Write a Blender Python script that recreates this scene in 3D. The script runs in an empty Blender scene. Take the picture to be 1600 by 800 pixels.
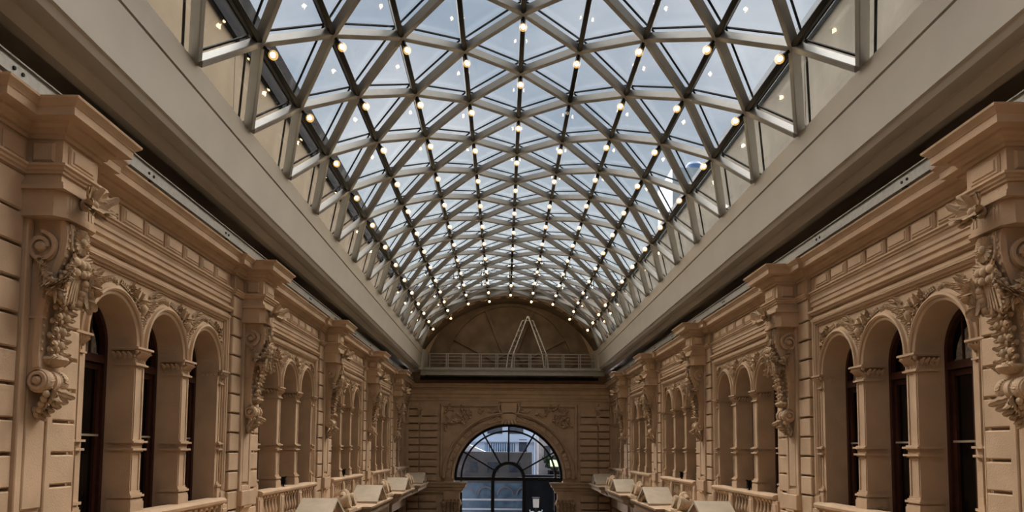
import bpy, bmesh, math, random
from mathutils import Matrix, Vector
random.seed(7)
S = bpy.context.scene
COL = S.collection
PI = math.pi
H = 8.0            # eye height above the court floor; most heights below are given relative to the eye
XC = 0.32          # centre line of the hall (camera stands a little left of it)
HALF = 5.71        # half width of the hall between the arched wall planes
ZEND = 41.8        # distance of the end wall

# ------------------------------------------------------------------ camera
cam = bpy.data.cameras.new('camera'); camo = bpy.data.objects.new('camera', cam); COL.objects.link(camo)
cam.sensor_width = 36; cam.lens = 1160 / 1600 * 36
cam.shift_x = (800 - 787.1) / 1600; cam.shift_y = 219 / 1600
cam.clip_end = 500
camo.matrix_world = Matrix.Translation((0, 0, H)) @ Matrix.Rotation(math.radians(94.1), 4, 'X') @ Matrix.Rotation(.0075, 4, 'Z')
S.camera = camo
S.view_settings.view_transform = 'Standard'; S.view_settings.look = 'None'
S.view_settings.exposure = 0.0; S.view_settings.gamma = 1.0; S.view_settings.use_curve_mapping = False

# ------------------------------------------------------------------ sky (overcast)
W = bpy.data.worlds.new('overcast_sky'); S.world = W; W.use_nodes = True
nt = W.node_tree; nt.nodes.clear()
def N(t, kind, **kw):
    n = t.nodes.new(kind)
    for k, v in kw.items(): setattr(n, k, v)
    return n
o_ = N(nt, 'ShaderNodeOutputWorld'); bg = N(nt, 'ShaderNodeBackground'); tc = N(nt, 'ShaderNodeTexCoord')
mp = N(nt, 'ShaderNodeMapping'); mp.inputs['Scale'].default_value = (1.0, 1.0, 2.2)
nz = N(nt, 'ShaderNodeTexNoise'); nz.inputs['Scale'].default_value = 3.2; nz.inputs['Detail'].default_value = 7; nz.inputs['Roughness'].default_value = .55
cr = N(nt, 'ShaderNodeValToRGB')
cr.color_ramp.elements[0].position = .36; cr.color_ramp.elements[0].color = (.36, .43, .53, 1)
cr.color_ramp.elements[1].position = .66; cr.color_ramp.elements[1].color = (.66, .69, .74, 1)
sp = N(nt, 'ShaderNodeSeparateXYZ'); mr = N(nt, 'ShaderNodeMapRange')
mr.inputs['From Min'].default_value = 0.12; mr.inputs['From Max'].default_value = .42; mr.inputs['To Min'].default_value = 1; mr.inputs['To Max'].default_value = 0
mx = N(nt, 'ShaderNodeMix', data_type='RGBA'); mx.inputs['B'].default_value = (.66, .75, .78, 1)
mf = N(nt, 'ShaderNodeMath', operation='MULTIPLY'); mf.inputs[1].default_value = .8
L = nt.links.new
L(tc.outputs['Generated'], mp.inputs['Vector']); L(mp.outputs[0], nz.inputs['Vector']); L(nz.outputs['Fac'], cr.inputs[0])
L(tc.outputs['Generated'], sp.inputs[0]); L(sp.outputs['Z'], mr.inputs['Value']); L(mr.outputs[0], mf.inputs[0]); L(mf.outputs[0], mx.inputs['Factor'])
L(cr.outputs[0], mx.inputs['A']); L(mx.outputs['Result'], bg.inputs['Color']); bg.inputs['Strength'].default_value = 1.0
L(bg.outputs[0], o_.inputs[0])
SUN = bpy.data.lights.new('veiled_sun', 'SUN'); SUN.energy = 25.5; SUN.angle = math.radians(120); SUN.color = (1, .935, .86)
suno = bpy.data.objects.new('veiled_sun', SUN); COL.objects.link(suno); suno.location = (0, 30, 60)
suno.rotation_euler = (math.radians(-57), 0, 0)      # high behind thin cloud, beyond the far end of the hall
BULB = 50.0       # radiance of the bulbs under the vault
S.cycles.max_bounces = 7; S.cycles.diffuse_bounces = 2; S.cycles.glossy_bounces = 3; S.cycles.transparent_max_bounces = 24
S.cycles.caustics_reflective = False; S.cycles.caustics_refractive = False
S.cycles.sample_clamp_indirect = 4.0

# ------------------------------------------------------------------ materials
def mat(name, col, rough=.7, metal=0, var=.12, scale=3.0, bump=0.0, bscale=40., spec=.4, col2=None):
    m = bpy.data.materials.new(name); m.use_nodes = True; t = m.node_tree; b = t.nodes['Principled BSDF']
    b.inputs['Roughness'].default_value = rough; b.inputs['Metallic'].default_value = metal; b.inputs['Specular IOR Level'].default_value = spec
    if var > 0:
        g = N(t, 'ShaderNodeNewGeometry'); n = N(t, 'ShaderNodeTexNoise'); n.inputs['Scale'].default_value = scale; n.inputs['Detail'].default_value = 6
        r = N(t, 'ShaderNodeValToRGB'); c2 = col2 or tuple(c * (1 - var * 2) for c in col)
        r.color_ramp.elements[0].position = .32; r.color_ramp.elements[0].color = (*c2, 1)
        r.color_ramp.elements[1].position = .66; r.color_ramp.elements[1].color = (*col, 1)
        t.links.new(g.outputs['Position'], n.inputs['Vector']); t.links.new(n.outputs['Fac'], r.inputs[0]); t.links.new(r.outputs[0], b.inputs['Base Color'])
        if bump > 0:
            n2 = N(t, 'ShaderNodeTexNoise'); n2.inputs['Scale'].default_value = bscale; n2.inputs['Detail'].default_value = 4
            bp = N(t, 'ShaderNodeBump'); bp.inputs['Strength'].default_value = bump; bp.inputs['Distance'].default_value = .02
            t.links.new(g.outputs['Position'], n2.inputs['Vector']); t.links.new(n2.outputs['Fac'], bp.inputs['Height']); t.links.new(bp.outputs[0], b.inputs['Normal'])
    else:
        b.inputs['Base Color'].default_value = (*col, 1)
    return m
M = {}
M['stone'] = mat('tan_limestone', (.62, .435, .285), .85, var=.09, scale=2.2, bump=.25, bscale=55, spec=.2)
M['relief'] = mat('carved_limestone', (.60, .425, .272), .85, var=.14, scale=9, bump=.3, bscale=30, spec=.2)
M['tympan'] = mat('stone_in_shade', (.26, .185, .125), .9, var=.2, scale=1.1, bump=.2, bscale=20, spec=.1)  # stone hue darkened: shade under the end arch put into the colour
M['pale_stone'] = mat('pale_capping', (.55, .45, .335), .8, var=.07, scale=4, spec=.2)
M['girder'] = mat('beige_paint', (.475, .43, .36), .55, var=.04, scale=1.2, spec=.3)
M['steel'] = mat('grey_steel_paint', (.285, .28, .262), .45, var=.05, scale=5, spec=.4)
M['dark_steel'] = mat('black_steel', (.006, .0055, .005), .6, var=0, spec=.12)
M['gasket'] = mat('black_gasket', (.006, .006, .006), .7, var=0, spec=.1)
M['rail'] = mat('galvanised_rail', (.34, .32, .28), .5, .3, var=.1, scale=12)
M['walk'] = mat('walkway_paint', (.33, .30, .25), .5, .1, var=.06, scale=6)
M['alu'] = mat('aluminium', (.55, .52, .47), .4, .5, var=.05, scale=15)
M['wood'] = mat('mahogany', (.055, .018, .011), .38, var=.2, scale=14)
M['dark_glass'] = mat('dark_window_glass', (.003, .0025, .0025), .06, var=0, spec=.22)
M['blind'] = mat('grey_blind', (.38, .33, .26), .9, var=.25, scale=22, bump=.8, bscale=26)
M['barlight'] = mat('pale_glazing_bar', (.42, .34, .26), .5, var=.05)
M['iron'] = mat('window_iron', (.010, .009, .009), .55, var=0, spec=.3)
M['floor'] = mat('court_stone', (.085, .072, .058), .5, var=.1, scale=1.5)
M['ext_l'] = mat('tan_render', (.175, .13, .083), .9, var=.08, scale=1.3, bump=.2, bscale=8, spec=.1)
M['ext_r'] = mat('stained_render', (.175, .153, .122), .9, var=.16, scale=.8, bump=.3, bscale=6, spec=.1)
M['coping'] = mat('dark_coping', (.016, .016, .018), .95, var=.1, scale=3, spec=.02)
M['coping_r'] = mat('zinc_coping', (.085, .105, .13), .8, 0, var=.08, scale=3)
M['bldg_white'] = mat('pale_blue_facade', (.80, .86, .97), .8, var=.06, scale=.6)
M['bldg_grey'] = mat('grey_concrete', (.17, .17, .185), .9, var=.2, scale=.9, bump=.3, bscale=5)
M['bldg_pink'] = mat('pink_plaster', (.74, .62, .58), .85, var=.06, scale=1)
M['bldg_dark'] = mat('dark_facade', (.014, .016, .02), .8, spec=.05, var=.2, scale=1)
M['bldg_win'] = mat('facade_window', (.09, .11, .15), .15, var=.2, scale=2)
M['bldg_blue'] = mat('blue_glazing', (.20, .33, .50), .2, var=.25, scale=1.3)
M['lilac'] = mat('lilac_render', (.30, .28, .32), .85, var=.1, scale=1)
M['tower'] = mat('pale_tower_render', (.36, .40, .43), .8, var=.05, scale=.3)
M['blue_tank'] = mat('blue_paint', (.10, .19, .38), .5, var=.1, scale=1)
M['awning'] = mat('yellow_green_canvas', (.55, .60, .32), .8, var=.1, scale=2)
M['green'] = mat('shrub_green', (.05, .09, .045), .8, var=.3, scale=6)
M['opal'] = mat('opal_glass', (.8, .8, .8), .3, var=0)
def emis(name, col, st):
    m = bpy.data.materials.new(name); m.use_nodes = True; t = m.node_tree; t.nodes.clear()
    e = N(t, 'ShaderNodeEmission'); e.inputs[0].default_value = (*col, 1); e.inputs[1].default_value = st
    t.links.new(e.outputs[0], N(t, 'ShaderNodeOutputMaterial').inputs[0]); return m
M['bulb'] = emis('warm_bulb', (1, .74, .42), BULB)
def halo_mat():  # faint emission painting the golden halo round each lit bulb
    m = bpy.data.materials.new('warm_halo'); m.use_nodes = True; t = m.node_tree; t.nodes.clear()
    e = N(t, 'ShaderNodeEmission'); e.inputs[0].default_value = (1, .56, .16, 1); e.inputs[1].default_value = .42
    tr = N(t, 'ShaderNodeBsdfTransparent'); ad = N(t, 'ShaderNodeAddShader')
    t.links.new(e.outputs[0], ad.inputs[0]); t.links.new(tr.outputs[0], ad.inputs[1]); t.links.new(ad.outputs[0], N(t, 'ShaderNodeOutputMaterial').inputs[0]); return m
M['halo_shell'] = halo_mat()
M['bulb_off'] = mat('unlit_bulb', (.55, .52, .46), .2, var=0)
def glass(name, tint, refl):
    m = bpy.data.materials.new(name); m.use_nodes = True; t = m.node_tree; t.nodes.clear()
    tr = N(t, 'ShaderNodeBsdfTransparent'); tr.inputs[0].default_value = (*tint, 1)
    gl = N(t, 'ShaderNodeBsdfGlossy'); gl.inputs['Roughness'].default_value = .015; gl.inputs[0].default_value = (1, 1, 1, 1)
    g = N(t, 'ShaderNodeNewGeometry'); dt = N(t, 'ShaderNodeVectorMath', operation='DOT_PRODUCT'); ab = N(t, 'ShaderNodeMath', operation='ABSOLUTE')
    iv = N(t, 'ShaderNodeMath', operation='SUBTRACT'); iv.inputs[0].default_value = 1; pw = N(t, 'ShaderNodeMath', operation='POWER'); pw.inputs[1].default_value = 5
    mu = N(t, 'ShaderNodeMath', operation='MULTIPLY_ADD'); mu.inputs[1].default_value = refl; mu.inputs[2].default_value = .04 * refl
    mi = N(t, 'ShaderNodeMixShader')
    t.links.new(g.outputs['Normal'], dt.inputs[0]); t.links.new(g.outputs['Incoming'], dt.inputs[1]); t.links.new(dt.outputs['Value'], ab.inputs[0]); t.links.new(ab.outputs[0], iv.inputs[1]); t.links.new(iv.outputs[0], pw.inputs[0])
    t.links.new(pw.outputs[0], mu.inputs[0]); t.links.new(mu.outputs[0], mi.inputs[0]); t.links.new(tr.outputs[0], mi.inputs[1]); t.links.new(gl.outputs[0], mi.inputs[2])
    t.links.new(mi.outputs[0], N(t, 'ShaderNodeOutputMaterial').inputs[0]); return m
M['pane'] = glass('roof_glass', (.975, .985, .985), .45)
M['wpane'] = glass('window_glass', (.86, .92, 1.0), .8)

# ------------------------------------------------------------------ mesh builder
def basis(z, up=(0, 0, 1)):
    z = Vector(z).normalized(); x = Vector(up).cross(z)
    if x.length < 1e-4: x = Vector((1, 0, 0)).cross(z)
    x.normalize(); y = z.cross(x)
    return Matrix((x, y, z)).transposed()
class MB:
    def __init__(s): s.v = []; s.f = []
    def add(s, vs, fs):
        n = len(s.v); s.v += [tuple(v) for v in vs]; s.f += [tuple(i + n for i in f) for f in fs]; return s
    def box(s, x0, x1, y0, y1, z0, z1):
        return s.add([(x0, y0, z0), (x1, y0, z0), (x1, y1, z0), (x0, y1, z0), (x0, y0, z1), (x1, y0, z1), (x1, y1, z1), (x0, y1, z1)],
                     [(0, 3, 2, 1), (4, 5, 6, 7), (0, 1, 5, 4), (1, 2, 6, 5), (2, 3, 7, 6), (3, 0, 4, 7)])
    def cbox(s, x0, x1, y0, y1, z0, z1, c=.012):   # box with chamfered edges on its +x (front) face
        v = [(x0, y0, z0), (x0, y1, z0), (x0, y1, z1), (x0, y0, z1), (x1 - c, y0, z0), (x1 - c, y1, z0), (x1 - c, y1, z1), (x1 - c, y0, z1),
             (x1, y0 + c, z0 + c), (x1, y1 - c, z0 + c), (x1, y1 - c, z1 - c), (x1, y0 + c, z1 - c)]
        f = [(0, 1, 2, 3)]
        for i in range(4):
            j = (i + 1) % 4
            f += [(i, j, 4 + j, 4 + i), (4 + i, 4 + j, 8 + j, 8 + i)]
        return s.add(v, f + [(8, 9, 10, 11)])
    def sweep(s, path, prof, fm, cap=True, closed=False):
        # path: 2d points; prof: (offset outward, q); outward is to the right of the walking direction
        n = len(path); P = [Vector(p) for p in path]; rows = []
        for i in range(n):
            a = P[i] - P[i - 1] if (i > 0 or closed) else P[1] - P[0]
            b = P[(i + 1) % n] - P[i] if (i < n - 1 or closed) else P[-1] - P[-2]
            a.normalize(); b.normalize()
            n1 = Vector((a.y, -a.x)); n2 = Vector((b.y, -b.x)); m = (n1 + n2) / max(.2, 1 + n1.dot(n2))
            rows.append([fm(P[i] + m * o, q) for o, q in prof])
        k = len(prof); vs = [p for r in rows for p in r]; fs = []
        for i in range(n if closed else n - 1):
            i2 = (i + 1) % n
            for j in range(k - 1):
                fs.append((i * k + j, i2 * k + j, i2 * k + j + 1, i * k + j + 1))
        if cap and not closed:
            fs += [tuple(range(k)), tuple((n - 1) * k + j for j in range(k))]
        return s.add(vs, fs)
    def prism(s, poly, fm, a, b):
        n = len(poly)
        return s.add([fm(p, a) for p in poly] + [fm(p, b) for p in poly],
                     [tuple(range(n)), tuple(range(n, 2 * n))] + [(i, (i + 1) % n, n + (i + 1) % n, n + i) for i in range(n)])
    def lathe(s, prof, n=12, c=(0, 0, 0), R=None, a0=0, a1=2 * PI):
        full = abs(a1 - a0 - 2 * PI) < 1e-6; m = n if full else n + 1; k = len(prof); vs = []
        for i in range(m):
            a = a0 + (a1 - a0) * i / n
            for r, z in prof:
                v = Vector((r * math.cos(a), r * math.sin(a), z))
                if R: v = R @ v
                vs.append(v + Vector(c))
        fs = []
        for i in range(n):
            i2 = (i + 1) % m
            for j in range(k - 1): fs.append((i * k + j, i2 * k + j, i2 * k + j + 1, i * k + j + 1))
        return s.add(vs, fs)
    def ball(s, c, r, R=None, nu=8, nv=5):
        if not hasattr(r, '__len__'): r = (r, r, r)
        vs = [Vector((0, 0, -r[2])), Vector((0, 0, r[2]))]; fs = []
        for j in range(1, nv):
            t = -PI / 2 + PI * j / nv
            for i in range(nu):
                a = 2 * PI * i / nu; vs.append(Vector((r[0] * math.cos(t) * math.cos(a), r[1] * math.cos(t) * math.sin(a), r[2] * math.sin(t))))
        for i in range(nu):
            i2 = (i + 1) % nu
            fs += [(0, 2 + i2, 2 + i), (1, 2 + (nv - 2) * nu + i, 2 + (nv - 2) * nu + i2)]
            for j in range(nv - 2): fs.append((2 + j * nu + i, 2 + j * nu + i2, 2 + (j + 1) * nu + i2, 2 + (j + 1) * nu + i))
        if R: vs = [R @ v for v in vs]
        return s.add([v + Vector(c) for v in vs], fs)
    def leaf(s, base, d, nrm, ln, w, t=None, curl=.25):
        # acanthus-like leaf: a ridged, lobed and curling blade of some thickness lying on a surface of normal nrm
        d = Vector(d).normalized(); nrm = Vector(nrm); nrm = (nrm - d * nrm.dot(d)).normalized(); sd = d.cross(nrm); t = t or w * .28; b = Vector(base)
        rows = [(0, .35), (.22, .95), (.36, .72), (.55, 1.0), (.70, .70), (.88, .72), (1, .34)]; vs = []
        for u, ww in rows:
            cu = curl * ln * u * u
            for k, (o, hh) in enumerate(((-1, 0), (-.45, .8), (0, .45), (.45, .8), (1, 0))):
                vs.append(b + d * (ln * u) + sd * (o * ww * w / 2) + nrm * (cu + t * hh * (1 - .5 * u)))
        fs = []
        for i in range(len(rows) - 1):
            for k in range(4): fs.append((i * 5 + k, i * 5 + k + 1, i * 5 + 6 + k, i * 5 + 5 + k))
        for i in range(len(rows) - 1): fs.append((i * 5 + 4, i * 5, i * 5 + 5, i * 5 + 9))
        return s.add(vs, fs)
    def tube(s, pts, r, n=6, taper=None):
        P = [Vector(p) for p in pts]; vs = []; fs = []
        for i, p in enumerate(P):
            d = (P[min(i + 1, len(P) - 1)] - P[max(i - 1, 0)]); Rm = basis(d, (.13, .37, 1)); rr = r if not taper else r * (1 + (taper - 1) * i / (len(P) - 1))
            for k in range(n):
                a = 2 * PI * k / n; vs.append(p + Rm @ Vector((rr * math.cos(a), rr * math.sin(a), 0)))
        for i in range(len(P) - 1):
            for k in range(n): fs.append((i * n + k, i * n + (k + 1) % n, (i + 1) * n + (k + 1) % n, (i + 1) * n + k))
        return s.add(vs, fs + [tuple(range(n)), tuple((len(P) - 1) * n + k for k in range(n))])
    def bar(s, a, b, w, h, up=(0, 0, 1)):
        a = Vector(a); b = Vector(b); Rm = basis(b - a, up); ln = (b - a).length; vs = []
        for z in (0, ln):
            for x, y in ((-w / 2, -h / 2), (w / 2, -h / 2), (w / 2, h / 2), (-w / 2, h / 2)): vs.append(a + Rm @ Vector((x, y, z)))
        return s.add(vs, [(0, 1, 2, 3), (4, 5, 6, 7), (0, 1, 5, 4), (1, 2, 6, 5), (2, 3, 7, 6), (3, 0, 4, 7)])
    def mesh(s, name, m, ang=35, smooth=True):
        me = bpy.data.meshes.new(name); me.from_pydata(s.v, [], s.f)
        bm = bmesh.new(); bm.from_mesh(me); bmesh.ops.recalc_face_normals(bm, faces=bm.faces); bm.to_mesh(me); bm.free()
        if smooth:
            me.polygons.foreach_set('use_smooth', [True] * len(me.polygons)); me.set_sharp_from_angle(angle=math.radians(ang))
        me.materials.append(M[m] if isinstance(m, str) else m); me.update(); return me
def ob(name, me, parent=None, loc=(0, 0, 0), scale=None, mtx=None):
    o = bpy.data.objects.new(name, me); COL.objects.link(o)
    if parent: o.parent = parent
    if mtx is not None: o.matrix_basis = mtx
    else:
        o.location = loc
        if scale: o.scale = scale
    return o
def tag(o, label=None, cat=None, group=None, kind=None):
    if label: o['label'] = label
    if cat: o['category'] = cat
    if group: o['group'] = group
    if kind: o['kind'] = kind
    return o
def struct(o, label, cat='wall'): return tag(o, label, cat, kind='structure')

# local frames: side walls use x = d (out into the hall), y = s (along the hall), z = height relative to the eye
dsh = lambda p, q: (p[0], p[1], q)            # path in (d, s), q = height
shd = lambda p, q: (q, p[0], p[1])            # path in (s, h), q = depth d
PITCH = 6.83; NB = 5
PIER = [8.29 + PITCH * k for k in range(NB)]
BAY = [p + PITCH / 2 for p in PIER]
ASP = 1.57; AR = .642; SPR = 1.45; DEEP = .45
def arcpts(c, h, r, n, a0=PI, a1=0): return [(c + r * math.cos(a0 + (a1 - a0) * i / n), h + r * math.sin(a0 + (a1 - a0) * i / n)) for i in range(n + 1)]

# ================================================================== STRUCTURE
# ---- core of a side wall, pierced by the arched windows
def wall_core():
    m = MB(); TOP = 3.66; BOT = -1.72
    m.box(-DEEP, 0, -6, BAY[0] - PITCH / 2 + .005, -H, TOP)
    for c in BAY:
        e0, e1 = c - PITCH / 2, c + PITCH / 2
        ed = [e0] + [x for k in (-1, 0, 1) for x in (c + k * ASP - AR, c + k * ASP + AR)] + [e1]
        for i in (0, 2, 4, 6): m.box(-DEEP, 0, ed[i], ed[i + 1], BOT, TOP)
        for k in (-1, 0, 1):
            a = arcpts(c + k * ASP, SPR, AR, 20)
            for i in range(20):
                (s0, h0), (s1, h1) = a[i], a[i + 1]
                m.add([(0, s0, h0), (0, s1, h1), (0, s1, TOP), (0, s0, TOP), (-DEEP, s0, h0), (-DEEP, s1, h1), (-DEEP, s1, TOP), (-DEEP, s0, TOP)],
                      [(0, 1, 2, 3), (0, 1, 5, 4), (4, 5, 6, 7)])
        m.box(-DEEP, 0, e0, e1, -3.1, BOT); m.box(-DEEP, 0, e0, c - 2.3, -H, -3.1); m.box(-DEEP, 0, c + 2.3, e1, -H, -3.1)  # lower openings cut in to lessen bounced light
    return m
core_me = wall_core().mesh('side_wall', 'stone')
WL = {}
for sd, nm in ((1, 'wall_left'), (-1, 'wall_right')):
    o = ob(nm, core_me, None, (XC - sd * HALF, 0, H), (sd, 1, 1))
    struct(o, 'tan carved stone wall with trios of arched windows on the %s side' % ('left' if sd > 0 else 'right'))
    WL[sd] = o
def both(name, me, loc=(0, 0, 0), mtx=None): return [ob(name, me, WL[sd], loc, None, mtx) for sd in (1, -1)]
def under(parents, name, me, loc=(0, 0, 0), mtx=None): return [ob(name, me, p, loc, None, mtx) for p in parents]

vm = MB().box(-.72, -.62, -6, ZEND, 3.3, 4.56).box(-.72, -DEEP, -6, ZEND, 3.3, 3.64).mesh('gap_shade', 'coping')  # near-black panels painting the shade inside the gap over the cornice
both('gap_shade', vm)
both('bounce_absorber', MB().box(-DEEP + .02, -DEEP + .06, BAY[0] - PITCH / 2, ZEND, -H, -3.1).mesh('bounce_absorber', 'dark_glass', smooth=False))  # dark sheet added below the ledge to reduce light bouncing upwards
fl = MB().box(-HALF - 1, HALF + 1, -6, ZEND + .5, -.3, 0); struct(ob('floor', fl.mesh('floor', 'floor'), None, (XC, 0, 0)), 'dark stone court floor far below', 'floor')
bk = MB().box(-HALF, HALF, -.4, 0, 0, H + 8.2); struct(ob('wall_back', bk.mesh('wall_back', 'dark_glass'), None, (XC, -6, 0)), 'unseen wall behind the viewer, made dark to soak up bounced sunlight')  # out of view; dark glass chosen so sunlight does not bounce back

# ---- roof girders
def girder():
    pr = [(4.77, 5.50), (4.795, 5.17), (4.84, 5.165), (4.84, 5.135), (4.80, 5.13), (4.872, 4.46), (4.905, 4.445), (4.925, 4.41), (4.95, 4.37), (4.965, 4.37),
          (5.17, 4.39), (5.18, 4.36), (5.225, 4.345), (5.27, 4.31), (5.30, 4.265), (5.44, 4.265), (5.44, 4.5), (6.42, 4.5), (6.42, 5.50)]
    return MB().prism(pr, lambda p, q: (HALF - p[0], q, p[1]), -6, 40.2).mesh('girder', 'girder', 30)
gm = girder()
for sd in (1, -1):
    o = ob('trim_%d' % (1 if sd > 0 else 2), gm, None, (XC - sd * HALF, 0, H), (sd, 1, 1))
    struct(o, 'long beige painted edge girder below the glass vault on the %s' % ('left' if sd > 0 else 'right'), 'girder')
    # returned end of the girder
    e = MB().prism([(HALF - 4.79, 40.2), (HALF - 4.60, 40.75), (HALF - 4.60, 41.7), (HALF - 6.3, 41.7), (HALF - 6.3, 40.2)], dsh, 4.30, 5.45)
    ob('girder_end', e.mesh('girder_end', 'girder'), o)

# ---- full length mouldings of the side walls, breaking forward round the piers
D0, D1, D2 = .05, .13, .53
def break_path(s_end=ZEND):
    p = [(D0, 2.0)]
    for c in PIER: p += [(D0, c - .83), (D1, c - .83), (D1, c - .35), (D2, c - .35), (D2, c + .35), (D1, c + .35), (D1, c + .83), (D0, c + .83)]
    return p + [(D0, s_end)]
BP = break_path()
cornice = [(-.05, 3.36), (.03, 3.36), (.035, 3.40), (.07, 3.41), (.085, 3.46), (.13, 3.485), (.14, 3.515), (.27, 3.52), (.275, 3.605), (.285, 3.612), (.295, 3.63), (.33, 3.66), (.345, 3.675), (.35, 3.70), (-.05, 3.72)]
both('cornice', MB().sweep(BP, cornice, dsh).mesh('cornice', 'stone', 25))
string = [(-.03, 2.965), (.03, 2.97), (.032, 2.995), (.055, 3.005), (.06, 3.03), (.085, 3.045), (.085, 3.07), (-.03, 3.085)]
both('string_moulding', MB().sweep(BP, string, dsh).mesh('string_moulding', 'stone', 25))
both('frieze', MB().sweep(BP, [(-.06, 3.07), (0, 3.07), (0, 3.38), (-.06, 3.38)], dsh).mesh('frieze', 'stone', 25))

# ---- architrave and recess frame of each bay
arch_prof = [(-.05, 2.40), (.00, 2.40), (.00, 2.455), (.06, 2.475), (.065, 2.50), (.085, 2.515), (.085, 2.55), (.02, 2.555), (.02, 2.61), (.085, 2.625), (.09, 2.65), (.125, 2.665), (.125, 2.705), (.035, 2.71), (.035, 2.785), (.065, 2.80), (.065, 2.87), (.085, 2.885), (.085, 2.93), (.105, 2.97), (-.05, 2.975)]
hw = PITCH / 2 - .83
am = MB().sweep([(0, -hw), (0, hw)], arch_prof, dsh).mesh('architrave', 'stone', 25)
# frame: inverted U around the recess; path in (s, h), outward = away from the recess
fp = [(-2.40, -.80), (-2.40, 2.40), (2.40, 2.40), (2.40, -.80)]
fprof = [(0, 0), (0, .025), (.03, .028), (.035, .06), (.055, .075), (.055, .03), (.085, .03), (.09, .075), (.125, .085), (.13, .04), (.19, .04), (.19, 0)]
frm = MB().sweep(fp, [(-a, b) for a, b in fprof], shd)
for e in (-1, 1):
    frm.box(0, .075, e * 2.5 - .13, e * 2.5 + .13, -.95, -.84); frm.box(0, .055, e * 2.5 - .11, e * 2.5 + .11, -.84, -.80)
frame_me = frm.mesh('frame', 'stone', 25)
plinth_me = MB().box(0, .09, -.13, .13, -1.75, -.95).mesh('plinth', 'stone')
archiv = [(-.004, -.05), (-.004, .025), (.02, .04), (.045, .04), (.05, .065), (.075, .085), (.10, .075), (.105, .03), (.15, .022), (.15, 0)]
am2 = MB().sweep(arcpts(0, SPR, AR, 28), [(-a, b) for a, b in archiv], shd).mesh('archivolt', 'stone', 30)
pan_me = MB().cbox(0, .05, -.285, .285, -.12, .12, .03).mesh('frieze_panel', 'stone')
pan_in = MB().cbox(0, .015, -.235, .235, -.07, .07, .012).mesh('panel_field', 'stone')

# ---- colonnette
def colonnette_parts(half=0):
    w0, w1 = -.143, .143
    if half < 0: w0 = -.06
    if half > 0: w1 = .06
    sh = MB()
    for a, b in ((-.64, -.075), (.105, 1.185)):
        sh.box(0, .014, w0 + .02, w0 + .055, a, b); sh.box(0, .014, w1 - .055, w1 - .02, a, b); sh.box(0, .014, w0 + .02, w1 - .02, b - .035, b)
    cap = MB(); base = MB(); band = MB()
    def ring(m, z0, z1, o): m.box(-.30, o, w0 - o, w1 + o, z0, z1)
    ring(cap, 1.185, 1.21, .045); ring(cap, 1.21, 1.225, .022); ring(cap, 1.225, 1.30, .012); ring(cap, 1.42, 1.45, .095); ring(cap, 1.40, 1.42, .07); ring(cap, 1.30, 1.40, -.004)
    n = 5 if not half else 3
    for i in range(n + 2):      # flutes of the neck
        s = w0 + (w1 - w0) * (i + .5) / (n + 2); cap.box(.012, .022, s - .010, s + .010, 1.23, 1.295)
    for i in range(n):
        s = w0 + (w1 - w0) * (i + .5) / n
        cap.leaf((.004, s, 1.29), (.5, 0, 1), (1, 0, 0), .125, .052, t=.05, curl=.5)
        cap.ball((.06, s + .02, 1.385), (.02, .02, .02), nu=6, nv=4)
    for e, w in ((-1, w0), (1, w1)):
        for i in range(4):
            d = -.05 - i * .074
            cap.leaf((d, w + e * .004, 1.29), (0, e * .5, 1), (0, e, 0), .125, .064, t=.05, curl=.5); cap.ball((d - .036, w + e * .03, 1.375), (.018, .022, .022), nu=6, nv=4)
        cap.ball((.045, w + e * .045, 1.385), (.032, .032, .036), nu=8, nv=5)
        for i in range(6): cap.ball((.0 - i * .052, w + e * .022, 1.325 + .02 * (i % 2)), (.02, .026, .024), nu=6, nv=4)
        for i in range(7): cap.box(-.28 + i * .042, -.26 + i * .042, w + e * .010, w + e * .020, 1.23, 1.295)
    for z0, z1, o in ((-.075, -.055, .025), (-.055, -.025, .06), (-.025, .035, .012), (.035, .055, .025), (.055, .085, .068), (.085, .105, .03)): ring(band, z0, z1, o)
    for z0, z1, o in ((-.94, -.80, .05), (-.80, -.765, .04), (-.765, -.735, .022), (-.735, -.70, .055), (-.70, -.675, .03), (-.675, -.64, .012)): ring(base, z0, z1, o)
    return [x.mesh(nm, 'stone', 30) for x, nm in ((sh, 'colonnette'), (cap, 'capital'), (band, 'band'), (base, 'base'))]
COLN = {h: colonnette_parts(h) for h in (-1, 0, 1)}

# ---- carved relief between and over the arches
def urn_relief(half=0):
    m = MB()
    ok = lambda s: half == 0 or s * half >= -.02
    for e in (-1, 1):
        if not ok(e): continue
        lim = lambda x: SPR + math.sqrt(max(0, .80 ** 2 - (.785 - x) ** 2))
        for i in range(16):      # spray of leaves beside the urn
            x = .06 + .30 * (i / 15) ** 1.2; lo = lim(x) + .05; h = lo + (2.33 - lo) * random.uniform(.1, .8); a = random.uniform(-.5, 1.5)
            m.leaf((.0, e * x, h), (.25, e * math.cos(a), math.sin(a)), (1, 0, 0), random.uniform(.09, .14), random.uniform(.06, .09), t=.05, curl=.35)
            if i % 3 == 0: m.ball((.025, e * x, h), (.03, .024, .024), nu=6, nv=4)
        for i in range(6):       # chain of husks towards the medallion
            x = .38 + .05 * i; h = min(2.325, lim(x) + .06); r = .03 - .002 * i
            m.ball((.014, e * x, h), (r, r * 1.1, r * .8), nu=6, nv=4)
            for k in (-1, 1): m.leaf((.0, e * x, h), (.2, e * .8, k * .7), (1, 0, 0), .06, .045, t=.03, curl=.3)
        for i in range(5):
            m.leaf((0, e * (.03 + .012 * i), 1.98 - .05 * i), (.2, e, -.8), (1, 0, 0), .10 - .012 * i, .05, curl=.25)
            m.ball((.016, e * .014, 1.86 - .035 * i), (.018, .016, .022), nu=6, nv=4)
    return m.mesh('foliage_relief', 'relief', 50)
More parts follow.
